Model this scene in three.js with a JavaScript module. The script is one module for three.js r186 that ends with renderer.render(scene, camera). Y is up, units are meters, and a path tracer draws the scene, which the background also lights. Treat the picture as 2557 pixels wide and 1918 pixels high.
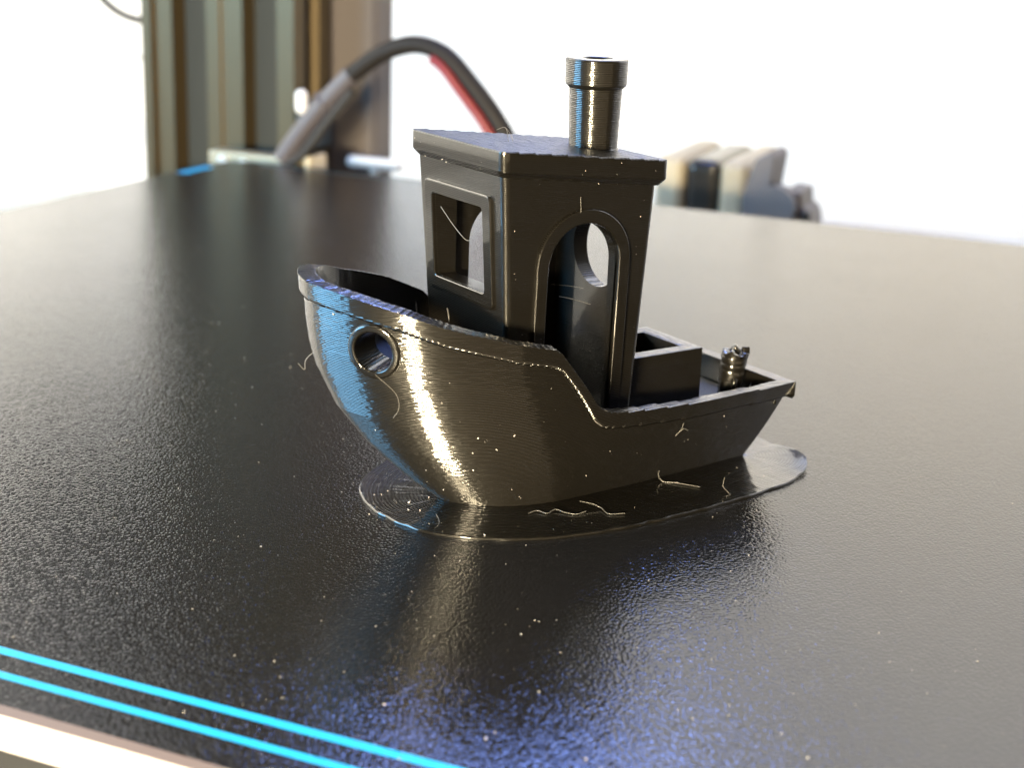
import * as THREE from 'three';
import { mergeGeometries, mergeVertices, toCreasedNormals } from 'three/addons/utils/BufferGeometryUtils.js';
import { RoundedBoxGeometry } from 'three/addons/geometries/RoundedBoxGeometry.js';
import { RectAreaLightUniformsLib } from 'three/addons/lights/RectAreaLightUniformsLib.js';
import { Brush, Evaluator, SUBTRACTION } from 'three-bvh-csg';

// ---------------------------------------------------------------- frame of reference
// The boat's own axes in millimetres: x to the bow, y to port, z up from the bed. The scene is in metres, y up.
const MM = 0.001;
const P = (x, y, z) => new THREE.Vector3(x * MM, z * MM, -y * MM);
// The printer's axes: a along the front edge of its bed (to the left), b towards its front.
const AX = [0.54166, -0.8406], BX = [0.8406, 0.54166];
const AB = (a, b, z) => P(a * AX[0] + b * BX[0], a * AX[1] + b * BX[1], z);
const boatOf = (a, b) => [a * AX[0] + b * BX[0], a * AX[1] + b * BX[1]];

// ---------------------------------------------------------------- camera, light, exposure
const scene = new THREE.Scene();
const camera = new THREE.PerspectiveCamera(28.14, 1024 / 769, 0.005, 30);
camera.position.copy(P(99.696, 139.501, 64.579));
camera.up.copy(P(-0.13597, -0.262, 0.95544).normalize());
camera.lookAt(P(99.696 - 54.1736, 139.501 - 78.7786, 64.579 - 29.3115));
camera.focus = 0.168;
camera.userData.fStop = 34;
scene.add(camera);

const renderer = new THREE.WebGLRenderer({ antialias: true });
renderer.setSize(1024, 769);
renderer.toneMapping = THREE.LinearToneMapping;
renderer.toneMappingExposure = 1;
renderer.shadowMap.enabled = true;
scene.background = new THREE.Color().setRGB(0.06, 0.046, 0.025);   // the dim, warm room round the printer

RectAreaLightUniformsLib.init();
const LIT = [];
function lamp(name, label, category, at, to, w, h, rgb, radiance, frameColor) {
  // a real panel: a frame, a faintly glowing face and the light of that face just in front of it
  const g = new THREE.Group(); g.name = name; g.position.copy(at); g.lookAt(to); scene.add(g);
  g.userData = { label, category };
  const glow = new THREE.MeshStandardMaterial({ color: 0x888888, emissive: new THREE.Color(...rgb), emissiveIntensity: 0.6, roughness: 0.6 });
  const face = new THREE.Mesh(new THREE.BoxGeometry(w, h, 0.01), glow); face.name = 'glowing_panel'; face.position.z = -0.008; g.add(face);
  const m = new THREE.MeshStandardMaterial({ color: frameColor, roughness: 0.5 });
  const t = 0.02;
  const parts = [[w + 2 * t, t, 0, h / 2 + t / 2], [w + 2 * t, t, 0, -h / 2 - t / 2], [t, h, w / 2 + t / 2, 0], [t, h, -w / 2 - t / 2, 0]]
    .map(([a, b, x, y]) => new THREE.BoxGeometry(a, b, 0.03).translate(x, y, -0.006));
  const fr = new THREE.Mesh(mergeGeometries(parts), m); fr.name = 'frame'; g.add(fr);
  const L = new THREE.RectAreaLight(new THREE.Color(...rgb), radiance, w, h);
  L.position.copy(at); scene.add(L); L.lookAt(to);
  const n = to.clone().sub(at).normalize().multiplyScalar(0.004); L.position.add(n);
  L.name = name + '_light';
  return g;
}
const polar = (az, el, d, c = [0, 0, 15]) => { const a = az * Math.PI / 180, e = el * Math.PI / 180; return P(c[0] + d * Math.cos(e) * Math.cos(a), c[1] + d * Math.cos(e) * Math.sin(a), c[2] + d * Math.sin(e)); };
const HOME = P(0, 0, 15);
// warm lamp beside the photographer
lamp('warm_lamp_panel', 'small warm lamp panel beside the camera, lighting the bow', 'lamp', polar(38, 7, 360), HOME, 0.082, 0.024, [1.0, 0.82, 0.52], 1650, 0x222222);
// a pale blue screen ahead of the bow
lamp('screen_panel', 'pale blue glowing screen ahead of the bow, left of the camera', 'screen', polar(-23, 13, 520), HOME, 0.25, 0.2, [0.2, 0.6, 1.0], 31, 0x222222);
// a dim lampshade to the right of the camera
lamp('amber_shade_panel', 'large dim amber lampshade panel right of the camera', 'lamp', polar(88, 8, 1000), HOME, 1.0, 0.6, [1.0, 0.72, 0.38], 0.5, 0x332211);
// a blue light on the printer's tool head, behind and above the boat
lamp('blue_lamp_panel', 'small blue light panel above and behind the boat', 'lamp', P(-131, -176, 262), P(30, 25, 0), 0.085, 0.085, [0.22, 0.36, 1.0], 38, 0x111111);
// white strip lights that wash the walls behind and left of the printer
lamp('wall_washer_panel', 'long white strip light washing the wall behind the printer', 'light', AB(0, -330, 640), AB(0, -640, 640), 2.6, 0.4, [0.88, 0.91, 1.0], 6.4, 0xdddddd);
lamp('low_strip_panel', 'low white light strip behind the table edge, shining on the wall', 'light', AB(0, -340, -75), AB(0, -640, 60), 2.6, 0.06, [0.88, 0.91, 1.0], 4.0, 0xdddddd);
lamp('side_washer_panel', 'warm white strip light washing the left wall', 'light', AB(640, 150, 640), AB(1000, 150, 500), 1.3, 0.4, [1.0, 0.94, 0.8], 30, 0xdddddd);

// ---------------------------------------------------------------- random numbers, noise, textures
function rng(seed) { let s = seed >>> 0; return () => { s = (s + 0x6D2B79F5) | 0; let t = Math.imul(s ^ (s >>> 15), 1 | s); t = (t + Math.imul(t ^ (t >>> 7), 61 | t)) ^ t; return ((t ^ (t >>> 14)) >>> 0) / 4294967296; }; }
const lerp = (a, b, t) => a + (b - a) * t, clamp = (x, a, b) => Math.min(b, Math.max(a, x));
const R = rng(20240611);
const range = (a, b) => a + (b - a) * R();

function periodicNoise(nx, ny, seed) {           // smooth value noise on a wrapped nx x ny lattice
  const r = rng(seed), g = new Float32Array(nx * ny); for (let i = 0; i < g.length; i++) g[i] = r() * 2 - 1;
  return (u, v) => {
    const x = u * nx, y = v * ny, x0 = Math.floor(x), y0 = Math.floor(y); let fx = x - x0, fy = y - y0;
    fx = fx * fx * (3 - 2 * fx); fy = fy * fy * (3 - 2 * fy);
    const X0 = ((x0 % nx) + nx) % nx, X1 = (X0 + 1) % nx, Y0 = ((y0 % ny) + ny) % ny, Y1 = (Y0 + 1) % ny;
    const a = g[Y0 * nx + X0] * (1 - fx) + g[Y0 * nx + X1] * fx, b = g[Y1 * nx + X0] * (1 - fx) + g[Y1 * nx + X1] * fx;
    return a * (1 - fy) + b * fy;
  };
}
function floatTexture(w, h, fn, repeat) {
  const d = new Float32Array(w * h * 4);
  for (let j = 0; j < h; j++) for (let i = 0; i < w; i++) { const v = fn((i + 0.5) / w, (j + 0.5) / h); const k = 4 * (j * w + i); d[k] = d[k + 1] = d[k + 2] = v; d[k + 3] = 1; }
  const t = new THREE.DataTexture(d, w, h, THREE.RGBAFormat, THREE.FloatType);
  t.wrapS = t.wrapT = THREE.RepeatWrapping; t.magFilter = THREE.LinearFilter; t.minFilter = THREE.LinearFilter; t.needsUpdate = true;
  if (repeat) t.repeat.set(...repeat);
  return t;
}
// uv are in millimetres everywhere; the textures' repeat turns that into tiles
const LAYER = 0.2, BEDH = 0.027;
// relief goes into normal maps, worked out from heights in millimetres over a tile of tw x th millimetres
function reliefTexture(w, h, tw, th, height, steep = 1.2, across = 1) {
  const H = new Float32Array(w * h), d = new Float32Array(w * h * 4);
  for (let j = 0; j < h; j++) for (let i = 0; i < w; i++) H[j * w + i] = height((i + 0.5) / w, (j + 0.5) / h);
  const su = w / (2 * tw), sv = across * h / (2 * th);
  for (let j = 0; j < h; j++) for (let i = 0; i < w; i++) {
    const gx = clamp((H[j * w + (i + 1) % w] - H[j * w + (i + w - 1) % w]) * su, -steep, steep), gy = clamp((H[((j + 1) % h) * w + i] - H[((j + h - 1) % h) * w + i]) * sv, -steep, steep);
    const l = 1 / Math.hypot(gx, gy, 1), k = 4 * (j * w + i);
    d[k] = 0.5 - 0.5 * gx * l; d[k + 1] = 0.5 - 0.5 * gy * l; d[k + 2] = 0.5 + 0.5 * l; d[k + 3] = 1;
  }
  const t = new THREE.DataTexture(d, w, h, THREE.RGBAFormat, THREE.FloatType);
  t.wrapS = t.wrapT = THREE.RepeatWrapping; t.magFilter = THREE.LinearFilter; t.minFilter = THREE.LinearFilter; t.needsUpdate = true; t.repeat.set(1 / tw, 1 / th);
  return t;
}
// stacked layers of extruded plastic: 20 mm x 51.2 mm, 256 layers
const layerSeed = rng(5), layerJit = Array.from({ length: 256 }, () => [layerSeed(), layerSeed(), layerSeed()]);
const nA = periodicNoise(22, 256, 11), nB = periodicNoise(60, 512, 12), nC = periodicNoise(5, 40, 13);
const bead = (t, p) => 1 - Math.pow(Math.abs(2 * t - 1), p);
const layersTex = reliefTexture(512, 2048, 20, 51.2, (u, v) => {
  const y = v * 256, k = Math.floor(y) % 256, t = y - Math.floor(y);
  return 0.036 * (0.85 + 0.3 * layerJit[k][0]) * bead(t, 2.1) + 0.005 * nA(u + layerJit[k][1], (k + 0.5) / 256) + 0.0015 * nB(u, v) + 0.006 * nC(u, v);
}, 1.8);
// the same without the beads, for walls whose layers are modelled
const wanderTex = reliefTexture(512, 1024, 20, 51.2, (u, v) => {
  const k = Math.floor(v * 256) % 256;
  return 0.009 * nA(u + layerJit[k][1], (k + 0.5) / 256) + 0.002 * nB(u, v) + 0.007 * nC(u, v);
}, 0.6, 0.06);
// flat top skin: 45 degree lines of plastic, 0.42 mm apart
const nD = periodicNoise(24, 16, 21), nE = periodicNoise(60, 60, 22);
const skinTex = reliefTexture(512, 512, 6.72, 6.72, (u, v) => {
  const y = v * 16, t = y - Math.floor(y);
  return 0.028 * bead(t, 2.4) + 0.006 * nD(u, v) + 0.003 * nE(u, v);
}, 0.9);
// rings of the brim and the rims
const nF = periodicNoise(20, 16, 23), nG = periodicNoise(50, 64, 24);
const ringTex = reliefTexture(256, 512, 26, 6.72, (u, v) => {
  const y = v * 16, t = y - Math.floor(y);
  return 0.028 * bead(t, 2.4) + 0.012 * nF(u, v) + 0.004 * nG(u, v);
}, 0.9);
// the coarse glossy coating of the glass bed: 40 mm tile
const PEB = 112, pebR = rng(31), peb = new Float32Array(PEB * PEB * 4).map(() => pebR());
const c2 = periodicNoise(260, 260, 32), c3 = periodicNoise(31, 31, 33);
const bedTex = reliefTexture(2048, 2048, 40, 40, (u, v) => {   // closely packed rounded grains of uneven size
  const x = u * PEB, y = v * PEB, xi = Math.floor(x), yi = Math.floor(y); let h = 0;
  for (let dy = -1; dy <= 1; dy++) for (let dx = -1; dx <= 1; dx++) {
    const k = 4 * (((yi + dy + PEB) % PEB) * PEB + ((xi + dx + PEB) % PEB)), px = xi + dx + peb[k], py = yi + dy + peb[k + 1];
    const q = 0.55 + 0.45 * peb[k + 2], d2 = ((px - x) ** 2 + (py - y) ** 2) / (0.8 * q * q);
    if (d2 < 1) h = Math.max(h, (0.45 + 0.55 * peb[k + 3]) * (1 - d2));
  }
  return BEDH * (h + 0.10 * c2(u, v) + 0.15 * c3(u, v));
}, 1.0);
const bedPatch = periodicNoise(9, 9, 41), bedFine = periodicNoise(160, 160, 42);
const bedRough = floatTexture(512, 512, (u, v) => 0.8 + 0.12 * bedPatch(u, v) + 0.12 * bedFine(u, v), [1 / 97, 1 / 97]);
const smudge = periodicNoise(10, 10, 51), smudge2 = periodicNoise(46, 46, 52);
const plasticRough = floatTexture(512, 512, (u, v) => 0.88 + 0.06 * smudge(u, v) + 0.05 * smudge2(u, v), [1 / 23, 1 / 23]);

// ---------------------------------------------------------------- materials
const black = new THREE.Color().setRGB(0.0038, 0.0034, 0.0028);
const pla = (o) => new THREE.MeshPhysicalMaterial({ color: black, roughness: 0.38, roughnessMap: plasticRough, ior: 1.5, specularIntensity: 0.3, clearcoat: 1, clearcoatRoughness: 0.075, ...o });
const M = {
  layers: pla({ normalMap: layersTex }),
  wander: pla({ normalMap: wanderTex }),
  skin: pla({ normalMap: skinTex, clearcoat: 0.5, clearcoatRoughness: 0.33 }),
  rim: pla({ normalMap: ringTex, clearcoatRoughness: 0.25 }),
  brim: pla({ normalMap: ringTex }),
  bed: new THREE.MeshPhysicalMaterial({ color: new THREE.Color().setRGB(0.0085, 0.0083, 0.0088), roughness: 0.15, roughnessMap: bedRough, normalMap: bedTex, ior: 1.5 }),
  line: new THREE.MeshStandardMaterial({ color: new THREE.Color().setRGB(0.002, 0.34, 0.62), roughness: 0.35, normalMap: bedTex }),
  tealLine: new THREE.MeshStandardMaterial({ color: new THREE.Color().setRGB(0.01, 0.09, 0.12), roughness: 0.35 }),
  glassEdge: new THREE.MeshStandardMaterial({ color: new THREE.Color().setRGB(0.26, 0.24, 0.24), roughness: 0.4 }),
  bevel: new THREE.MeshStandardMaterial({ color: new THREE.Color().setRGB(0.05, 0.04, 0.044), roughness: 0.4 }),
  plate: new THREE.MeshStandardMaterial({ color: 0x030303, roughness: 0.85 }),
  wall: new THREE.MeshStandardMaterial({ color: new THREE.Color().setRGB(0.8, 0.79, 0.77), roughness: 0.9 }),
  table: new THREE.MeshStandardMaterial({ color: new THREE.Color().setRGB(0.05, 0.045, 0.042), roughness: 0.7 }),
  anodised: new THREE.MeshStandardMaterial({ color: new THREE.Color().setRGB(0.085, 0.063, 0.034), roughness: 0.45, metalness: 0.7 }),
  slot: new THREE.MeshPhysicalMaterial({ color: new THREE.Color().setRGB(0.03, 0.03, 0.026), roughness: 0.7, specularIntensity: 0.3 }),
  greyPlate: new THREE.MeshStandardMaterial({ color: new THREE.Color().setRGB(0.085, 0.074, 0.074), roughness: 0.6 }),
  teal: new THREE.MeshStandardMaterial({ color: new THREE.Color().setRGB(0.02, 0.035, 0.045), roughness: 0.5 }),
  matteBlack: new THREE.MeshStandardMaterial({ color: new THREE.Color().setRGB(0.012, 0.011, 0.012), roughness: 0.75 }),
  sleeve: new THREE.MeshPhysicalMaterial({ color: new THREE.Color().setRGB(0.010, 0.008, 0.007), roughness: 0.6, specularIntensity: 0.4 }),
  shrink: new THREE.MeshStandardMaterial({ color: new THREE.Color().setRGB(0.06, 0.054, 0.064), roughness: 0.5 }),
  red: new THREE.MeshStandardMaterial({ color: new THREE.Color().setRGB(0.12, 0.005, 0.009), roughness: 0.45 }),
  brass: new THREE.MeshStandardMaterial({ color: new THREE.Color().setRGB(0.30, 0.27, 0.2), roughness: 0.4, metalness: 0.5 }),
  screw: new THREE.MeshStandardMaterial({ color: new THREE.Color().setRGB(0.75, 0.73, 0.7), roughness: 0.3, metalness: 0.8 }),
  white: new THREE.MeshStandardMaterial({ color: new THREE.Color().setRGB(0.6, 0.6, 0.62), roughness: 0.5 }),
  cream: new THREE.MeshStandardMaterial({ color: new THREE.Color().setRGB(0.4, 0.345, 0.25), roughness: 0.45 }),
  motorBlack: new THREE.MeshPhysicalMaterial({ color: new THREE.Color().setRGB(0.012, 0.011, 0.010), roughness: 0.22, ior: 1.6 }),
  greyPlastic: new THREE.MeshStandardMaterial({ color: new THREE.Color().setRGB(0.13, 0.12, 0.128), roughness: 0.55 }),
  strand: new THREE.MeshPhysicalMaterial({ color: new THREE.Color().setRGB(0.085, 0.083, 0.08), roughness: 0.3 }),
  dust: new THREE.MeshStandardMaterial({ color: new THREE.Color().setRGB(0.2, 0.19, 0.18), roughness: 0.6 }),
  fleck: new THREE.MeshStandardMaterial({ color: new THREE.Color().setRGB(0.34, 0.32, 0.3), roughness: 0.5 }),
};

// ---------------------------------------------------------------- building helpers
const counts = {};
function numbered(n) { const k = counts[n] = (counts[n] ?? -1) + 1; return k ? `${n}_${String(k).padStart(3, '0')}` : n; }
function thing(name, label, category, at = new THREE.Vector3(), group) {
  const g = new THREE.Group(); g.name = numbered(name); g.position.copy(at); scene.add(g);
  g.userData = { label, category }; if (group) g.userData.group = group; return g;
}
function part(name, geometry, material, parent, label) {       // geometry in scene metres, moved into the parent's own axes
  const m = new THREE.Mesh(geometry, material); m.name = name; m.castShadow = m.receiveShadow = true;
  if (label) m.userData.label = label;
  let p = parent, off = new THREE.Vector3(); while (p && p !== scene) { off.add(p.position); p = p.parent; }
  geometry.translate(-off.x, -off.y, -off.z);
  parent.add(m); return m;
}
function toWorld(geo) { // from boat millimetres to scene metres
  geo.applyMatrix4(new THREE.Matrix4().set(MM, 0, 0, 0, 0, 0, MM, 0, 0, -MM, 0, 0, 0, 0, 0, 1)); return geo;
}
function grid(nu, nv, fn, uvfn, flip = false) {               // fn(i, j) -> [x, y, z] in boat millimetres
  const pos = [], uv = [], idx = [];
  for (let j = 0; j <= nv; j++) for (let i = 0; i <= nu; i++) { const p = fn(i, j); pos.push(...p); uv.push(...(uvfn ? uvfn(i, j, p) : [i, j])); }
  for (let j = 0; j < nv; j++) for (let i = 0; i < nu; i++) {
    const a = j * (nu + 1) + i, b = a + 1, c = a + nu + 1, d = c + 1;
    if (flip) idx.push(a, c, b, b, c, d); else idx.push(a, b, c, b, d, c);
  }
  const g = new THREE.BufferGeometry();
  g.setAttribute('position', new THREE.Float32BufferAttribute(pos, 3)); g.setAttribute('uv', new THREE.Float32BufferAttribute(uv, 2)); g.setIndex(idx);
  return g;
}
const finish = (g) => { g.computeVertexNormals(); return toWorld(g); };
const skinUV = (x, y) => [(x - y) * 0.7071, (x + y) * 0.7071];
function polygon(points, z, up = true) {                       // flat polygon [x, y] at height z with skin uv
  const g = new THREE.ShapeGeometry(new THREE.Shape(points.map(([x, y]) => new THREE.Vector2(x, y))));
  const p = g.attributes.position, uv = g.attributes.uv;
  for (let i = 0; i < p.count; i++) { const x = p.getX(i), y = p.getY(i); p.setZ(i, typeof z === 'function' ? z(x, y) : z); uv.setXY(i, ...skinUV(x, y)); }
  if (!up) { const ix = g.index; for (let i = 0; i < ix.count; i += 3) { const t = ix.getX(i); ix.setX(i, ix.getX(i + 1)); ix.setX(i + 1, t); } }
  return finish(g);
}
function flipTri(g) { const p = g.attributes.position.array, n = p.length / 9; for (let t = 0; t < n; t++) for (let k = 0; k < 3; k++) { const a = p[9 * t + 3 + k]; p[9 * t + 3 + k] = p[9 * t + 6 + k]; p[9 * t + 6 + k] = a; } return g; }
function table(rows) { return (x) => { if (x <= rows[0][0]) return rows[0][1]; for (let i = 1; i < rows.length; i++) if (x <= rows[i][0]) { const [a, b] = rows[i - 1], [c, d] = rows[i]; return lerp(b, d, (x - a) / (c - a)); } return rows.at(-1)[1]; }; }

// ================================================================ THE SETTING
function struct(name, geometry, material) { const m = new THREE.Mesh(geometry, material); m.name = name; m.userData.kind = 'structure'; m.receiveShadow = m.castShadow = true; scene.add(m); return m; }
{
  const g = new THREE.BoxGeometry(5, 2.6, 0.1); const m = new THREE.Matrix4().makeBasis(new THREE.Vector3(-AX[0], 0, AX[1]), new THREE.Vector3(0, 1, 0), new THREE.Vector3(BX[0], 0, -BX[1]));
  g.applyMatrix4(m); const c = AB(0, -640, 700); g.translate(c.x, c.y, c.z);
  struct('wall', g, M.wall);
  const g2 = new THREE.BoxGeometry(0.1, 2.6, 1.6); g2.applyMatrix4(m); const c2 = AB(1050, 210, 700); g2.translate(c2.x, c2.y, c2.z);
  struct('left_wall', g2, M.wall);
  const t = new THREE.BoxGeometry(2.4, 0.04, 1.1); t.applyMatrix4(m); const tc = AB(0, -90, -140); t.translate(tc.x, tc.y, tc.z);
  struct('table', t, M.table);
}
const ABM = new THREE.Matrix4().makeBasis(new THREE.Vector3(-AX[0], 0, AX[1]), new THREE.Vector3(0, 1, 0), new THREE.Vector3(BX[0], 0, -BX[1]));
function abGeo(geo, a, b, z) { geo.scale(MM, MM, MM); geo.applyMatrix4(ABM); const c = AB(a, b, z); geo.translate(c.x, c.y, c.z); return geo; } // local x = minus a, y = up, z = b
const box = (w, h, d, r = 0.4, s = 2) => new RoundedBoxGeometry(w, h, d, s, Math.min(r, w / 2.01, h / 2.01, d / 2.01));

// ================================================================ THE PRINT BED
const BED = { a0: -91, a1: 163.8, b0: -184.6, b1: 70.8, r: 10 };
const bed = thing('printer_bed', 'black textured glass print bed with blue border lines', 'print bed', P(0, 0, -4));
function roundRect(a0, a1, b0, b1, r) {
  const s = new THREE.Shape(), q = Math.PI / 2;
  s.absarc(a1 - r, b1 - r, r, 0, q); s.absarc(a0 + r, b1 - r, r, q, 2 * q); s.absarc(a0 + r, b0 + r, r, 2 * q, 3 * q); s.absarc(a1 - r, b0 + r, r, 3 * q, 4 * q); s.closePath();
  return s;
}
function abShape(shape, z, seg = 16) {                         // a flat sheet in (a, b), uv in millimetres
  const g = new THREE.ShapeGeometry(shape, seg), p = g.attributes.position, uv = g.attributes.uv;
  for (let i = 0; i < p.count; i++) { const a = p.getX(i), b = p.getY(i); uv.setXY(i, a, b); const [x, y] = boatOf(a, b); p.setXYZ(i, x, y, z); }
  return finish(g);
}
{
  const o = 0.6;
  part('glass_plate', abShape(roundRect(BED.a0 + o, BED.a1 - o, BED.b0 + o, BED.b1 - o, BED.r - o), 0), M.bed, bed);
  const ring = roundRect(0, 1, 0, 1, 0).getPoints(1);
  const loop = (ins) => roundRect(BED.a0 + ins, BED.a1 - ins, BED.b0 + ins, BED.b1 - ins, BED.r - ins).getPoints(24);
  const strip = (i0, z0, i1, z1) => { const A = loop(i0), B = loop(i1), n = A.length - 1; return finish(grid(n, 1, (i, j) => { const q = j ? B[i] : A[i]; return [...boatOf(q.x, q.y), j ? z1 : z0]; })); };
  const flat = (g) => { const t = g.toNonIndexed(); t.computeVertexNormals(); return t; };
  part('bevelled_edge', flat(strip(0.6, 0, -0.05, -0.55)), M.bevel, bed);
  part('glass_edge', flat(strip(-0.05, -0.55, 0, -3.9)), M.glassEdge, bed);
  const pl = new THREE.ExtrudeGeometry(roundRect(BED.a0 + 1, BED.a1 - 1, BED.b0 + 1, BED.b1 - 1, 8), { depth: 3, bevelEnabled: false, curveSegments: 8 });
  { const p = pl.attributes.position; for (let i = 0; i < p.count; i++) { const [x, y] = boatOf(p.getX(i), p.getY(i)); p.setXYZ(i, x, y, -7.0 + p.getZ(i)); } toWorld(pl); pl.computeVertexNormals(); }
  part('heater_plate', pl, M.plate, bed);
  // two printed blue lines along the front edge, a thin faded one along the back
  const stripe = (a0, a1, b0, b1) => { const q = new THREE.Shape(); q.moveTo(a0, b0); q.lineTo(a1, b0); q.lineTo(a1, b1); q.lineTo(a0, b1); q.closePath(); return abShape(q, 0.012); };
  for (const [ins, w] of [[4.2, 0.95], [7.75, 1.05]]) part('border_line', stripe(BED.a0 + 6, BED.a1 - 6, BED.b1 - ins - w, BED.b1 - ins), M.line, bed);
  part('border_line', stripe(100, 152, BED.b0 + 3.6, BED.b0 + 4.2), M.tealLine, bed, 'faded teal line along the back edge');
  part('corner_mark', abShape(roundRect(159.4, 162.4, -171, -158, 0.6), 0.02), M.line, bed, 'blue printed mark at the far left corner');
}

// ================================================================ THE BOAT
const boat = thing('toy_boat', 'glossy black 3D-printed toy tugboat standing on the bed', 'toy boat', P(0, 0, 0));

// ---- hull surface
const stemX = table([[-1, 12.4], [0, 13.1], [0.5, 13.5], [3, 16.6], [5.7, 19.5], [8.7, 22.5], [13.1, 25.9], [17.5, 28.0], [20, 28.7], [22.6, 29.1], [26.4, 29.4], [28.3, 29.6], [32, 29.85]]);
const beamZ = (z) => { const t = clamp(z / 17, 0, 1); return 7.1 + 7.5 * (1 - Math.pow(1 - t, 1.75)); };
function outline(z, s, ins = 0) {                              // s in [-1, 1]: -1 starboard quarter, 0 stem, 1 port quarter
  const xn = stemX(z) - ins * 1.1, B = beamZ(z) - ins, Lf = stemX(z) - 0.6, sf = 0.62, a = Math.abs(s), xs = -28 - 1.1 * clamp(z / 11.8, 0, 1) + ins;
  const k = lerp(0.235, 0.125, clamp(z / 12, 0, 1)), pw = lerp(2.2, 4.5, clamp(z / 18, 0, 1)), qw = lerp(1.5, 1.44, clamp(z / 18, 0, 1));
  let x, y;
  if (a <= sf) { const t = a / sf, u = t * t * (0.55 + 0.45 * t), c = 1 - u; x = xn - (Lf - ins * 1.1) * u; y = B * Math.pow(Math.max(0, 1 - Math.pow(c, pw)), 1 / qw); }
  else { const t = (a - sf) / (1 - sf), xm = xn - (Lf - ins * 1.1); x = lerp(xm, xs, t); y = B * (1 - k * Math.pow(t, 1.8)); }
  return [x, s < 0 ? -y : y];
}
const sheerRaw = table([[-29.2, 11.6], [-19.4, 11.75], [-11, 11.9], [-4.5, 12.3], [-1.0, 12.6], [1.2, 13.1], [2.7, 14.1], [7.7, 20.6], [8.6, 21.3], [11.9, 22.4], [14.6, 23.3], [21.0, 25.1], [24.2, 26.3], [27.5, 27.2], [29.8, 27.6]]);
const sheer = (x) => { let s = 0; for (let k = -3; k <= 3; k++) s += sheerRaw(x + k * 0.08); return s / 7; };
const quant = (z) => Math.round(z / LAYER) * LAYER;
const NC = 900;                                               // columns round the hull
const colS = Array.from({ length: NC + 1 }, (_, i) => -1 + 2 * i / NC);
const colX = colS.map((s) => outline(24, s)[0]);
const colZ = colX.map((x, i) => { const tilt = -0.042 * outline(24, colS[i])[1] * clamp((x - 7.5) / 6, 0, 1), z = sheer(x) + tilt, q = quant(z); return x > 7 ? lerp(z, q, 0.4) : x > 1 ? z : q; });
const arc = [0]; for (let i = 1; i <= NC; i++) { const a = outline(18, colS[i]), b = outline(18, colS[i - 1]); arc.push(arc[i - 1] + Math.hypot(a[0] - b[0], a[1] - b[1])); }
const BAND = 2.1, PROUD = 0.44;
const hawse = { c: [26.45, 7.6, 21.3], az: 38 * Math.PI / 180 };
const hd = [Math.cos(hawse.az), Math.sin(hawse.az), 0];
const inHawse = (p, r) => { const d = [p[0] - hawse.c[0], p[1] - hawse.c[1], p[2] - hawse.c[2]], t = d[0] * hd[0] + d[1] * hd[1]; return p[1] > 0 && Math.hypot(d[0] - t * hd[0], d[1] - t * hd[1], d[2]) < r && Math.abs(t) < 6; };
function withoutHole(g, r) {
  const p = g.attributes.position, ix = g.index.array, keep = [];
  for (let i = 0; i < ix.length; i += 3) { const c = [0, 0, 0]; for (let k = 0; k < 3; k++) { c[0] += p.getX(ix[i + k]) / 3; c[1] += p.getY(ix[i + k]) / 3; c[2] += p.getZ(ix[i + k]) / 3; } if (!inHawse(c, r)) keep.push(ix[i], ix[i + 1], ix[i + 2]); }
  g.setIndex(keep); return g;
}
const THICK = 1.35;
const deckZ = (x) => (x > 9.5 ? 17 : 8.5);
let hull;
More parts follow.
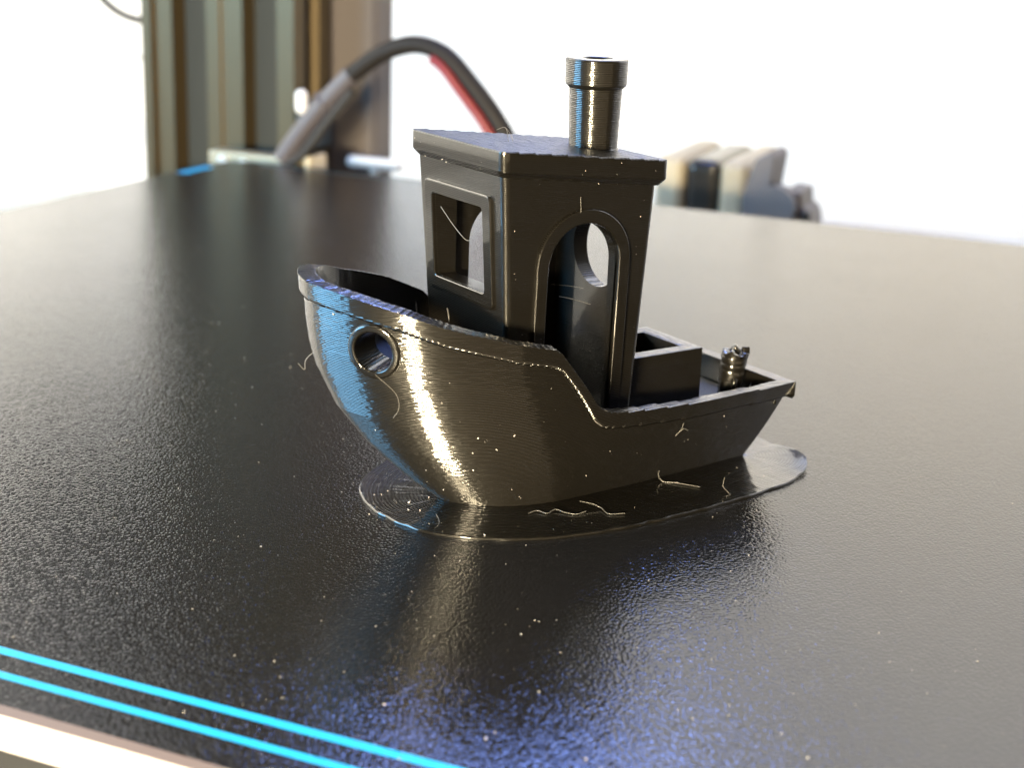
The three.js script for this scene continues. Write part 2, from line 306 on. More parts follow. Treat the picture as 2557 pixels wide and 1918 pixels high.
{
  // printed layer by layer: every layer is a rounded bead, stepped out from the one below
  const profT = [0, 0.16, 0.5, 0.84, 1];
  const jit = periodicNoise(150, 160, 65);
  const ledge = (i, z) => { const t = clamp((z - (colZ[i] - BAND)) / 0.3, 0, 1); return PROUD * t * t * (3 - 2 * t); };
  const layered = (zlo, zhi, hole) => {
    const pos = [], uv = [], idx = [], rows = [], K = Math.ceil(29 / LAYER), id = [];
    for (let k = 0; k < K; k++) for (const t of profT) rows.push([k, t]);
    for (let j = 0; j < rows.length; j++) {
      const [k, t] = rows[j], zc = (k + 0.5) * LAYER, b = 0.038 * (1 - Math.pow(Math.abs(2 * t - 1), 2.2)), row = new Int32Array(NC + 1).fill(-1);
      for (let i = 0; i <= NC; i++) {
        const lo = zlo(i), hi = zhi(i), z0 = (k + t) * LAYER; if (z0 < lo - LAYER || z0 > hi + LAYER) continue;
        const z = clamp(z0, lo, hi), o = outline(clamp(zc, lo, hi), colS[i], -ledge(i, zc) - b - 0.012 * jit(i / NC, k / 160));
        row[i] = pos.length / 3; pos.push(o[0], o[1], z); uv.push(arc[i], (k + 0.5) * LAYER);
      }
      id.push(row);
    }
    for (let j = 0; j + 1 < rows.length; j++) for (let i = 0; i < NC; i++) {
      const a = id[j][i], b = id[j][i + 1], c = id[j + 1][i], e = id[j + 1][i + 1]; if (a < 0 || b < 0 || c < 0 || e < 0) continue;
      const za = pos[3 * a + 2], zb = pos[3 * b + 2], zc = pos[3 * c + 2], ze = pos[3 * e + 2];
      if (za === zc && zb === ze && rows[j][0] === rows[j + 1][0]) continue;
      idx.push(a, b, c, b, e, c);
    }
    const g = new THREE.BufferGeometry(); g.setAttribute('position', new THREE.Float32BufferAttribute(pos, 3)); g.setAttribute('uv', new THREE.Float32BufferAttribute(uv, 2)); g.setIndex(idx);
    return hole ? withoutHole(g, 2.75) : g;
  };
  hull = part('hull', finish(layered(() => 0.02, (i) => colZ[i] - BAND, true)), M.wander, boat);
  // transom
  const NT = 24, tr = grid(NT, 40, (i, j) => { const z = lerp(0.02, colZ[0] - BAND, j / 40); const [x, y] = outline(z, 1); return [x - 0.02, y * (1 - 2 * i / NT), z]; }, (i, j, p) => [p[1], p[2]]);
  part('transom', finish(tr), M.layers, boat);
  // bulwark band: ledge, outer face, rim, inner face
  const rail = part('bulwark_band', finish(layered((i) => colZ[i] - BAND, (i) => colZ[i], false)), M.wander, boat);
  const wob = periodicNoise(420, 7, 61), wob2 = periodicNoise(130, 5, 62);
  const rim = grid(NC, 8, (i, j) => {
    const t = j / 8, d = lerp(PROUD, -THICK, t), e = Math.min(t, 1 - t) * 8, z = colZ[i] - 0.05 * Math.pow(Math.max(0, 1 - e), 2) + 0.02 * wob(i / NC, t) + 0.03 * wob2(i / NC, t);
    const [x, y] = outline(colZ[i], colS[i], -d); return [x, y, z];
  }, (i, j) => [arc[i], j * 0.33]);
  part('bulwark_rim', finish(rim), M.rim, boat);
  // stern rail across the transom
  const zt = colZ[0], [xo, yo] = outline(zt, 1, -PROUD), [xi, yi] = outline(zt, 1, THICK);
  const NS = 60, wv = periodicNoise(40, 6, 63);
  const cross = [[xo + 0.45, zt - BAND], [xo, zt - BAND + 0.3], [xo, zt - 0.08], [xo + 0.08, zt], [lerp(xo, xi, 0.5), zt], [xi - 0.08, zt], [xi, zt - 0.08], [xi, 8.5]];
  const st = grid(NS, cross.length - 1, (i, j) => { const yy = lerp(j < 5 ? yo : yi + 0.3, -(j < 5 ? yo : yi + 0.3), i / NS); return [cross[j][0], yy, cross[j][1] + (j > 2 && j < 6 ? 0.03 * wv(i / NS, j / 8) : 0)]; }, (i, j, p) => [p[1], p[2] + p[0]]);
  part('stern_rail', toCreasedNormals(finish(st), 0.6), M.layers, boat);
  // inner face of the bulwark
  const inn = grid(NC, 30, (i, j) => { const z = lerp(colZ[i] - 0.05, deckZ(colX[i]), j / 30); const [x, y] = outline(z, colS[i], THICK); return [x, y, z]; }, (i, j, p) => [arc[i], p[2]]);
  withoutHole(inn, 2.5);
  part('bulwark_lining', finish(inn), M.layers, boat);
  // decks
  const poly = (z, test) => colS.filter((s) => test(outline(z, s, THICK)[0])).filter((_, i) => i % 4 === 0).map((s) => outline(z, s, THICK - 0.02));
  part('foredeck', polygon(poly(17, (x) => x > 9.0), 17), M.skin, boat);
  part('aft_deck', polygon(poly(8.5, (x) => x < 12), 8.5), M.skin, boat);
  const step = grid(1, 1, (i, j) => [9.1, i ? 12 : -12, j ? 17 : 8.4], (i, j, p) => [p[1], p[2]], true);
  part('deck_step', finish(step), M.layers, boat);
  // bottom
  part('keel_plate', polygon(colS.filter((_, i) => i % 8 === 0).map((s) => outline(0.02, s)), 0.02, false), M.skin, boat);
  // hawsepipe: lining and raised flange
  const up = [0, 0, 1], sd = [-hd[1], hd[0], 0];
  const ring = (r, t, a) => { const c = Math.cos(a), s = Math.sin(a); return [hawse.c[0] + hd[0] * t + sd[0] * r * c, hawse.c[1] + hd[1] * t + sd[1] * r * c, hawse.c[2] + r * s]; };
  // how far out the hull lies along the pipe's axis at a ring point
  const hullT = (r, a) => { let lo = -6, hi = 6; for (let k = 0; k < 40; k++) { const t = (lo + hi) / 2, p = ring(r, t, a), yy = sideY(p[0], p[2]); if (p[1] < yy) lo = t; else hi = t; } return (lo + hi) / 2; };
  const sideY = (x, z) => { let lo = 0, hi = 0.62; for (let k = 0; k < 40; k++) { const m = (lo + hi) / 2; if (outline(z, m)[0] > x) lo = m; else hi = m; } return x > stemX(z) ? -1 : outline(z, (lo + hi) / 2)[1]; };
  const NA = 96, prof = [[2.1, -5.5], [2.1, -2], [2.12, 0.1], [2.2, 0.28], [2.34, 0.34], [2.7, 0.34], [2.9, 0.28], [2.98, 0.12], [3.0, -0.25]];
  const fl = grid(NA, prof.length - 1, (i, j) => { const a = i / NA * 2 * Math.PI, [r, t] = prof[j]; return ring(r, t + (j === 0 ? -0.2 : hullT(Math.min(r, 2.9), a)), a); }, (i, j, p) => [p[0] + p[1], p[2]]);
  part('hawsepipe', finish(fl), M.layers, boat);
}

// ---- cabin
const tanInc = Math.tan(5.5 * Math.PI / 180);
const cab = {
  front: (z) => 11.76 - 1.55 * (38.4 - z) / 22.4, rear: (z) => -8.82 + 1.1 * (36.3 - z) / 23.8,
  side: (z) => 8.82 - 0.63 * (38.4 - z) / 22.4,
};
const cabTop = (x) => 38.5 - (12.37 - x) * tanInc + 0.3;
{
  const ev = new Evaluator(); ev.useGroups = false;
  const rcor = 0.8, N = 8;
  const loop = (z) => {                                        // rounded rectangle at height z, counter-clockwise from above
    const f = cab.front(z), r = cab.rear(z), s = cab.side(z), pts = [];
    for (const [cx, cy, a0] of [[f - rcor, s - rcor, 0], [r + rcor, s - rcor, 90], [r + rcor, -s + rcor, 180], [f - rcor, -s + rcor, 270]])
      for (let k = 0; k <= N; k++) { const a = (a0 + 90 * k / N) * Math.PI / 180; pts.push([cx + rcor * Math.cos(a), cy + rcor * Math.sin(a)]); }
    pts.push(pts[0].slice()); return pts;
  };
  const L0 = loop(8), nU = L0.length - 1, per = [0]; for (let i = 1; i <= nU; i++) per.push(per[i - 1] + Math.hypot(L0[i][0] - L0[i - 1][0], L0[i][1] - L0[i - 1][1]));
  const side = grid(nU, 30, (i, j) => { const t = j / 30, L = loop(8 + 29 * t)[i]; const z = lerp(8, cabTop(L[0]), t); const q = loop(z)[i]; return [q[0], q[1], z]; }, (i, j, p) => [per[i], p[2]]);
  side.computeVertexNormals();
  { const n = side.attributes.normal; for (let j = 0; j <= 30; j++) { const a = j * (nU + 1), b = a + nU; const v = [n.getX(a) + n.getX(b), n.getY(a) + n.getY(b), n.getZ(a) + n.getZ(b)], l = Math.hypot(...v); n.setXYZ(a, v[0] / l, v[1] / l, v[2] / l); n.setXYZ(b, v[0] / l, v[1] / l, v[2] / l); } }
  const cap = (z, up) => {
    const g = new THREE.ShapeGeometry(new THREE.Shape(loop(typeof z === 'function' ? 37 : z).slice(0, -1).map(([x, y]) => new THREE.Vector2(x, y))));
    const p = g.attributes.position; for (let i = 0; i < p.count; i++) { let x = p.getX(i), y = p.getY(i); if (typeof z === 'function') { let best = 0, bd = 1e9; const L = loop(37); L.forEach((q, k) => { const d = Math.hypot(q[0] - x, q[1] - y); if (d < bd) { bd = d; best = k; } }); const zz = z(L[best][0]); const q = side.attributes.position, kk = 30 * (nU + 1) + best; p.setXYZ(i, q.getX(kk), q.getY(kk), q.getZ(kk)); } else p.setZ(i, z); }
    if (!up) { const ix = g.index; for (let i = 0; i < ix.count; i += 3) { const t = ix.getX(i); ix.setX(i, ix.getX(i + 1)); ix.setX(i + 1, t); } }
    g.computeVertexNormals(); return g;
  };
  // the bottom loop must meet the cap exactly
  const outer = new Brush(mergeGeometries([side, cap(cabTop, true), cap(8, false)].map((g) => g.toNonIndexed())));
  outer.updateMatrixWorld();
  const brush = (g) => { const uv = g.attributes.uv, p = g.attributes.position, n = g.attributes.normal; for (let i = 0; i < p.count; i++) uv.setXY(i, Math.abs(n.getX(i)) > Math.abs(n.getY(i)) ? p.getY(i) : p.getX(i), p.getZ(i)); const b = new Brush(g.index ? g.toNonIndexed() : g); b.updateMatrixWorld(); return b; };
  const inner = new THREE.BoxGeometry(15.4, 14.0, 60); inner.translate(0.9, 0, 6);     // leaves walls about 1.4 to 2 mm thick, top at z = 36
  const door = { x0: -3.85, x1: 5.65, top: 32.9, z0: 8.7 };
  const arch = (g) => { const s = new THREE.Shape(), r = (door.x1 - door.x0) / 2 + g, cx = (door.x0 + door.x1) / 2, cz = door.top - r + g; s.moveTo(cx - r, -2); s.lineTo(cx + r, -2); s.lineTo(cx + r, cz); s.absarc(cx, cz, r, 0, Math.PI); s.lineTo(cx - r, -2); return s; };
  const archGeo = new THREE.ExtrudeGeometry(arch(0), { depth: 24, bevelEnabled: false, curveSegments: 40 }); archGeo.translate(0, 0, -12); archGeo.rotateX(Math.PI / 2);   // (x, y) -> (x, z)
  const win = { y0: -5.2, y1: 5.0, z0: 25.3, z1: 34.7 };
  const rr = (y0, y1, z0, z1, r) => { const s = new THREE.Shape(); s.moveTo(y0 + r, z0); s.lineTo(y1 - r, z0); s.quadraticCurveTo(y1, z0, y1, z0 + r); s.lineTo(y1, z1 - r); s.quadraticCurveTo(y1, z1, y1 - r, z1); s.lineTo(y0 + r, z1); s.quadraticCurveTo(y0, z1, y0, z1 - r); s.lineTo(y0, z0 + r); s.quadraticCurveTo(y0, z0, y0 + r, z0); return s; };
  const toX = new THREE.Matrix4().makeBasis(new THREE.Vector3(0, 1, 0), new THREE.Vector3(0, 0, 1), new THREE.Vector3(1, 0, 0));   // shape (y, z), depth along x
  const winGeo = new THREE.ExtrudeGeometry(rr(win.y0, win.y1, win.z0, win.z1, 0.5), { depth: 8, bevelEnabled: false, curveSegments: 8 }); winGeo.applyMatrix4(toX); winGeo.translate(7, 0, 0);
  const circ = (r) => { const s = new THREE.Shape(); s.absarc(0, 0, r, 0, Math.PI * 2); return s; };
  const rearGeo = new THREE.ExtrudeGeometry(circ(4.5), { depth: 6, bevelEnabled: false, curveSegments: 40 }); rearGeo.applyMatrix4(toX); rearGeo.translate(-11, 0.9, 27.9);
  let res = outer;
  for (const g of [inner, archGeo, winGeo, rearGeo]) { res = ev.evaluate(res, brush(g), SUBTRACTION); res.updateMatrixWorld(); }
  const cg = res.geometry; 
  const cabin = part('cabin', toWorld(cg), M.layers, boat);
  // raised frames round the door, the front window and the rear window
  const bevel = { bevelEnabled: true, bevelThickness: 0.2, bevelSize: 0.2, bevelOffset: -0.2, bevelSegments: 3, curveSegments: 40 };
  const frame = (shape, hole, depth) => { shape.holes.push(hole); return new THREE.ExtrudeGeometry(shape, { depth, ...bevel }); };
  const uvXZ = (g, k) => { const uv = g.attributes.uv, p = g.attributes.position; for (let i = 0; i < p.count; i++) uv.setXY(i, k ? p.getY(i) : p.getX(i), p.getZ(i)); return g; };
  for (const sgn of [1, -1]) {
    const s = new THREE.Shape(), r1 = (door.x1 - door.x0) / 2, r2 = r1 + 1.55, cx = (door.x0 + door.x1) / 2, cz = door.top - r1;
    s.moveTo(cx + r1, 8.7); s.lineTo(cx + r2, 8.7); s.lineTo(cx + r2, cz); s.absarc(cx, cz, r2, 0, Math.PI); s.lineTo(cx - r2, 8.7); s.lineTo(cx - r1, 8.7); s.lineTo(cx - r1, cz); s.absarc(cx, cz, r1, Math.PI, 0, true); s.closePath();
    const g = new THREE.ExtrudeGeometry(s, { depth: 0.6, ...bevel }); g.rotateX(Math.PI / 2);
    const p = g.attributes.position; for (let i = 0; i < p.count; i++) { const z = Math.max(8.7, p.getZ(i)), d = p.getY(i) + 0.3; p.setXYZ(i, p.getX(i), sgn > 0 ? cab.side(z) + d : -cab.side(z) - d, z); }
    if (sgn < 0) { const n = p.array; for (let i = 0; i < p.count; i += 3) for (let k = 0; k < 3; k++) { const t = n[3 * i + 3 + k]; n[3 * i + 3 + k] = n[3 * i + 6 + k]; n[3 * i + 6 + k] = t; } }
    g.computeVertexNormals(); uvXZ(g, false);
    part('door_frame', toCreasedNormals(toWorld(g), 0.7), M.layers, cabin);
  }
  {
    const s = rr(win.y0 - 1.6, win.y1 + 1.6, win.z0 - 1.6, win.z1 + 1.5, 0.9), g = frame(s, new THREE.Path(rr(win.y0 - 0.02, win.y1 + 0.02, win.z0 - 0.02, win.z1 + 0.02, 0.5).getPoints(8)), 0.6);
    g.applyMatrix4(toX); const p = g.attributes.position; for (let i = 0; i < p.count; i++) p.setX(i, cab.front(p.getZ(i)) - 0.3 + p.getX(i));
    g.computeVertexNormals(); uvXZ(g, true); part('window_frame', toCreasedNormals(toWorld(g), 0.7), M.layers, cabin);
  }
  {
    const g = frame(circ(6), new THREE.Path(circ(4.52).getPoints(60)), 0.6); g.applyMatrix4(toX); const p = g.attributes.position;
    for (let i = 0; i < p.count; i++) { const z = p.getZ(i) + 27.9; p.setXYZ(i, cab.rear(z) - 0.3 + p.getX(i), p.getY(i) + 0.9, z); }
    g.computeVertexNormals(); uvXZ(g, true); part('rear_window_frame', toCreasedNormals(toWorld(g), 0.7), M.layers, cabin);
  }
}

// ---- roof: a slab whose sloping top is a flight of 0.2 mm layers
{
  const x1 = 12.37, x0 = -9.9, s = 9.43, rc = 0.9;
  const loopR = (ins) => { const pts = []; for (const [cx, cy, a0] of [[x1 - rc, s - rc, 0], [x0 + rc, s - rc, 90], [x0 + rc, -s + rc, 180], [x1 - rc, -s + rc, 270]]) for (let k = 0; k <= 8; k++) { const a = (a0 + 90 * k / 8) * Math.PI / 180; pts.push([cx + (rc - ins * 0) * Math.cos(a) - ins * Math.sign(cx), cy + rc * Math.sin(a) - ins * Math.sign(cy)]); } return pts; };
  const dense = (pts) => { const out = []; for (let i = 0; i < pts.length; i++) { const a = pts[i], b = pts[(i + 1) % pts.length], n = Math.max(1, Math.round(Math.hypot(a[0] - b[0], a[1] - b[1]) / 0.2)); for (let k = 0; k < n; k++) out.push([lerp(a[0], b[0], k / n), lerp(a[1], b[1], k / n)]); } out.push(out[0].slice()); return out; };
  const O = dense(loopR(0)), n = O.length - 1;
  const per = [0]; for (let i = 1; i <= n; i++) per.push(per[i - 1] + Math.hypot(O[i][0] - O[i - 1][0], O[i][1] - O[i - 1][1]));
  const shrink = (q, d) => { const f = (v, c, h) => c + (v - c) * (1 - d / h); return [f(q[0], (x0 + x1) / 2, (x1 - x0) / 2), f(q[1], 0, s)]; };
  const zTop = (x) => 41.3 - (x1 - x) * (2.15 / 22.27);
  const roofZ = (x) => lerp(zTop(x), quant(zTop(x)), 0.6);
  const rows = [[0.62, -2.86], [0.55, -2.8], [0.08, -2.2], [0, -2.05], [0, -0.9], [0, -0.16], [0.06, -0.1]];
  const sideG = grid(n, rows.length - 1, (i, j) => { const [d, dz] = rows[j], q = shrink(O[i], d); return [q[0], q[1], (j < 4 ? zTop(O[i][0]) : roofZ(O[i][0])) + dz]; }, (i, j, p) => [per[i], p[2]]);
  const roof = part('roof', finish(sideG), M.layers, boat);
  const nz = periodicNoise(60, 50, 71), nz2 = periodicNoise(18, 90, 72);
  const top = grid(460, 150, (i, j) => {
    const u = i / 460, v = j / 150, x = lerp(x0 + 0.02, x1 - 0.02, u), y = lerp(-s + 0.02, s - 0.02, v), rim = i === 0 || j === 0 || i === 460 || j === 150;
    const ex = Math.max(0, Math.abs(x - (x0 + x1) / 2) - ((x1 - x0) / 2 - rc)), ey = Math.max(0, Math.abs(y) - (s - rc)), k = Math.hypot(ex, ey) > rc - 0.03 && ex > 0 && ey > 0 ? (rc - 0.03) / Math.hypot(ex, ey) : 1;
    const X = ex ? x - Math.sign(x - (x0 + x1) / 2) * ex * (1 - k) : x, Y = ey ? y - Math.sign(y) * ey * (1 - k) : y;
    return [X, Y, roofZ(X) - (rim ? 0.14 : 0) + 0.007 * nz(u, v) + 0.022 * nz2(v, u)];
  }, (i, j, p) => skinUV(p[0], p[1]));
  part('roof_top', finish(top), M.skin, roof);
  part('roof_underside', polygon(O.filter((_, i) => i % 3 === 0).map((q) => shrink(q, 0.62)), (x) => zTop(x) - 2.86, false), M.skin, roof);
}

// ---- chimney
{
  const cx = -6.22, zb = 38.9, prof = [[1.5, 41], [1.5, 49.2], [1.62, 49.45], [1.8, 49.5], [3.2, 49.5], [3.42, 49.46], [3.5, 49.3], [3.47, 46.75], [3.4, 46.55], [3.02, 46.2], [2.98, 46.0], [2.76, 40.2], [2.78, 39.6], [2.95, 39.3], [3.0, zb]];
  const rows = []; let started = false;
  for (let k = 0; k < prof.length - 1; k++) {
    const [a, b] = prof[k], [c, d] = prof[k + 1];
    if (k < 5 || Math.abs(d - b) < 0.05) { rows.push([a, b]); continue; }
    const n = Math.max(1, Math.round(Math.abs(d - b) / (LAYER / 6))); for (let i = 0; i < n; i++) { const z = lerp(b, d, i / n), t = z / LAYER - Math.floor(z / LAYER); rows.push([lerp(a, c, i / n) + 0.036 * (1 - Math.pow(Math.abs(2 * t - 1), 2.2)), z]); }
  } rows.push(prof.at(-1));
  const N = 120, wz = periodicNoise(30, 240, 81);
  const g = grid(N, rows.length - 1, (i, j) => { const a = i / N * 2 * Math.PI, [r, z] = rows[j], q = r + 0.012 * wz(i / N, Math.floor(z / LAYER) / 240); return [cx + q * Math.cos(a), q * Math.sin(a), z]; }, (i, j, p) => [i / N * 20, p[2]], true);
  part('chimney', finish(g), M.wander, boat);
}

// ---- cargo box
{
  const x1 = -7.6, x0 = -20.2, h = 5.4, zt = 15.4, ix0 = -18.2, ix1 = -10.0, ih = 3.5;
  const wz = periodicNoise(50, 50, 91);
  const walls = [];
  const ringQ = (x0, x1, h) => [[x1, h], [x0, h], [x0, -h], [x1, -h], [x1, h]];
  const loopG = (Q, z0, z1, flip) => { const gs = []; for (let k = 0; k < 4; k++) gs.push(finish(grid(40, 20, (i, j) => [lerp(Q[k][0], Q[k + 1][0], i / 40), lerp(Q[k][1], Q[k + 1][1], i / 40), lerp(z0, z1, j / 20)], (i, j, p) => [p[0] + p[1], p[2]], flip))); return mergeGeometries(gs); };
  const boxm = part('cargo_box', mergeGeometries([loopG(ringQ(x0, x1, h), 8.4, zt - 0.06, false), loopG(ringQ(ix0, ix1, ih), 6.4, zt - 0.06, true)]), M.layers, boat);
  const rimRows = (a, b) => [0, 0.06, 0.5, 0.94, 1].map((t) => [lerp(a, b, t), t === 0 || t === 1 ? -0.06 : 0]);
  const O = ringQ(x0, x1, h), I = ringQ(ix0, ix1, ih), tops = [];
  for (let k = 0; k < 4; k++) tops.push(finish(grid(60, 6, (i, j) => { const u = i / 60, t = j / 6; const o = [lerp(O[k][0], O[k + 1][0], u), lerp(O[k][1], O[k + 1][1], u)], n = [lerp(I[k][0], I[k + 1][0], u), lerp(I[k][1], I[k + 1][1], u)]; return [lerp(o[0], n[0], t), lerp(o[1], n[1], t), zt + (j === 0 || j === 6 ? -0.06 : 0.04 * wz(u * 0.25 + k * 0.25, t))]; }, (i, j, p) => [k % 2 ? p[1] : p[0], j * 0.3])));
  part('box_rim', mergeGeometries(tops), M.rim, boxm);
  part('box_floor', polygon([[ix0, -ih], [ix1, -ih], [ix1, ih], [ix0, ih]], 6.4), M.skin, boxm);
}

// ---- rod holder: a short rough tube leaning aft
{
  const N = 48, K = 30, wz = periodicNoise(9, 30, 101), wt = periodicNoise(14, 6, 102);
  const g = grid(N, K + 6, (i, j) => {
    const a = i / N * 2 * Math.PI, t = Math.min(1, j / K), z = lerp(8.4, 14.15, t) + (j >= K - 1 ? 0.5 * wt(i / N, 0.3) : 0);
    let r = lerp(1.35, 1.7, t) + 0.11 * wz(i / N, t); if (j > K) r = lerp(r, 0.75, (j - K) / 3 > 1 ? 1 : (j - K) / 3);
    const zz = j > K + 3 ? z - (j - K - 3) * 0.8 : z; 
    return [-25.6 + r * Math.cos(a) - 0.5 * t, 4.6 + r * Math.sin(a) + 0.35 * t, zz];
  }, (i, j, p) => [i / N * 10, p[2]]);
  part('rod_holder', finish(g), M.layers, boat);
  const b = new THREE.SphereGeometry(0.42, 16, 12); b.scale(1, 1, 2.6); b.translate(-25.2, 6.15, 9.9);
  part('rod_holder_foot', toWorld(b), M.layers, boat);
}

// ---- brim: one layer of rings round the hull's foot
{
  const portX = [[21.4, 0], [21.2, 1.6], [20.7, 4.4], [19.56, 7.2], [17.8, 9.7], [15.7, 11.7], [11.8, 14.2], [7.5, 15.8], [2.75, 16.7], [-2.5, 17.15], [-11.25, 17.2], [-21.4, 16.3], [-27.7, 15.1], [-31.15, 13.55], [-33.0, 11.5], [-34.3, 8.2], [-34.5, 3.8], [-34.5, 0]];
  const full = [...portX, ...portX.slice(1, -1).reverse().map(([x, y]) => [x, -y])].map(([x, y]) => new THREE.Vector3(x, y, 0));
  const outC = new THREE.CatmullRomCurve3(full, true, 'centripetal');
  const NP = 480, outPts = outC.getSpacedPoints(NP);
  const foot = []; for (let i = 0; i <= 400; i++) foot.push(outline(0.1, 1 - 0.9975 * Math.abs(1 - i / 200) * 0 - (i / 200))); // port quarter, stem, starboard quarter
  const hullPoly = []; for (let i = 0; i <= 300; i++) { const s = 1 - 2 * i / 300; hullPoly.push(outline(0.1, s)); } for (let i = 1; i < 8; i++) { const a = hullPoly[300], b = hullPoly[0]; hullPoly.push([lerp(a[0], b[0], i / 30), lerp(a[1], b[1], i / 30)]); }
  const nearest = (q) => { let b = null, bd = 1e9; for (let k = 0; k < hullPoly.length; k++) { const a = hullPoly[k], c = hullPoly[(k + 1) % hullPoly.length], dx = c[0] - a[0], dy = c[1] - a[1], t = clamp(((q.x - a[0]) * dx + (q.y - a[1]) * dy) / (dx * dx + dy * dy + 1e-12), 0, 1), x = a[0] + dx * t, y = a[1] + dy * t, d = Math.hypot(q.x - x, q.y - y); if (d < bd) { bd = d; b = [x, y]; } } return [b, bd]; };
  const BT = 0.34, wz = periodicNoise(90, 4, 111), wy = periodicNoise(240, 4, 112);
  const NRr = 40;
  const near = outPts.map(nearest);
  const curl = (x, y) => 1.1 * Math.pow(clamp((-x - 27) / 7, 0, 1), 2) * clamp((y - 4) / 8, 0, 1);
  const g = grid(NP, NRr, (i, j) => {
    const [f, d] = near[i], q = outPts[i], t = j / NRr, k = 1 + 0.012 * wz(i / NP, 0.2) * t;
    const x = lerp(f[0], q.x, t * k), y = lerp(f[1], q.y, t * k);
    return [x, y, BT + 0.015 * wy(i / NP, t) + curl(x, y) * t + (j === NRr ? 0.05 * Math.max(0, wy(i / NP, 0.5)) : 0)];
  }, (i, j, p) => { const [f, d] = near[i]; return [i / NP * 130, d * j / NRr]; }, true);
  // the uv's second axis runs across the rings
  const brim = part('brim', finish(g), M.brim, boat);
  const edge = grid(NP, 3, (i, j) => {
    const [f] = near[i], q = outPts[i], k = 1 + 0.012 * wz(i / NP, 0.2), x = lerp(f[0], q.x, k), y = lerp(f[1], q.y, k), n = Math.hypot(q.x - f[0], q.y - f[1]) || 1, o = [0, 0.1, 0.12, 0.08][j];
    return [x + (q.x - f[0]) / n * o, y + (q.y - f[1]) / n * o, lerp(BT + 0.015 * wy(i / NP, 1) + 0.05 * Math.max(0, wy(i / NP, 0.5)), 0.02, j / 3) + curl(x, y)];
  }, (i, j) => [i / NP * 130, j * 0.1], true);
  part('brim_edge', finish(edge), M.layers, brim);
}

// ================================================================ THE PRINTER BEHIND THE BED
{
  // slotted aluminium post: a profile in (a, b) pulled up
  const post = thing('frame_post', 'tall slotted aluminium frame post at the back left corner of the bed', 'frame post', AB(188, -225, -120));
  const b0 = -215, d = 20, H = 420, s = new THREE.Shape();
  const aR = 162.4, aL = 213.2;
  const front = [[aL, 0], [aL - 3.2, 0], [aL - 3.2, -2], [aL - 5.6, -2], [aL - 5.6, 0], [aL - 10.6, 0], [aL - 10.6, -1.2], [aL - 12, -5.5], [aL - 21, -5.5], [aL - 22.2, -1.2], [aL - 22.2, 0], [aL - 26.6, 0], [aL - 27.2, -0.6], [aL - 27.9, 0], [aL - 34.2, 0], [aL - 34.2, -1.2], [aL - 35.4, -5.5], [aL - 43.5, -5.5], [aL - 45.4, -1.2], [aL - 45.4, 0], [aR, 0]];
  front.forEach(([a, b], i) => (i ? s.lineTo(a, b) : s.moveTo(a, b)));
  s.lineTo(aR, -6); s.lineTo(aR + 5, -7); s.lineTo(aR + 5, -13); s.lineTo(aR, -14); s.lineTo(aR, -d); s.lineTo(aL, -d); s.closePath();
  const g = new THREE.ExtrudeGeometry(s, { depth: H, bevelEnabled: false });
  const p = g.attributes.position; for (let i = 0; i < p.count; i++) { const a = p.getX(i), b = b0 + p.getY(i), z = -90 + p.getZ(i), [x, y] = boatOf(a, b); p.setXYZ(i, x, y, z); }
  flipTri(g); const pg = toWorld(g); pg.computeVertexNormals(); part('extrusion', pg, M.anodised, post);
  for (const [a0, a1] of [[aL - 12.4, aL - 20.8], [aL - 35.6, aL - 43.3]]) part('slot_cover', abGeo(box(a0 - a1, H, 1, 0.2), (a0 + a1) / 2, b0 - 4.4, -90 + H / 2), M.slot, post);
  part('slot_cover', abGeo(box(1, H, 5.6, 0.2), aR + 3.9, b0 - 10, -90 + H / 2), M.matteBlack, post);
  part('clamp', abGeo(box(3, 14, 18, 0.6), aR - 0.2, b0 - 10, 5), M.teal, post, 'dark teal clamp low on the post');
  const plate = thing('back_plate', 'grey upright plate right of the slotted post', 'plate', AB(157, -238, -120));
  part('plate', abGeo(box(15.2, 330, 3, 0.8), 158.2, -240, 75), M.greyPlate, plate);
  part('flange', abGeo(box(3, 330, 10, 0.8), 151.9, -246.6, 75), M.greyPlate, plate);
  const br = thing('bed_bracket', 'dull brass-coloured bracket with screws behind the bed corner', 'bracket', AB(160, -192, -12));
  part('bracket_plate', abGeo(box(33, 9.5, 6, 0.6), 158.4, -194, -4.2), M.brass, br);
  part('bracket_lip', abGeo(box(1.6, 12, 9, 0.4), 142.6, -193, -4.2), M.cream, br);
  for (const [a, z] of [[170, -1.6], [163.5, -2.2], [158, -5.4]]) { const c = new THREE.CylinderGeometry(1.4, 1.4, 1.2, 20); c.rotateX(Math.PI / 2); part('screw', abGeo(c, a, -190.6, z), M.screw, br); }
}
// the printer's crossbeam and tool head, above the picture: the bed mirrors them
{
  const gt = thing('gantry', 'black printer crossbeam with tool head, above the frame post', 'gantry', AB(220, -262, 150));
  part('beam', abGeo(box(240, 40, 20, 1), 200, -262, 120), M.matteBlack, gt);
  part('beam_groove', abGeo(box(238, 6, 2, 0.4), 200, -251.4, 120), M.slot, gt);
  part('cover', abGeo(box(150, 110, 30, 6), 334, -262, 206), M.greyPlate, gt);
  part('tool_head', abGeo(box(120, 150, 40, 6), 190, -266, 216), M.matteBlack, gt);
}
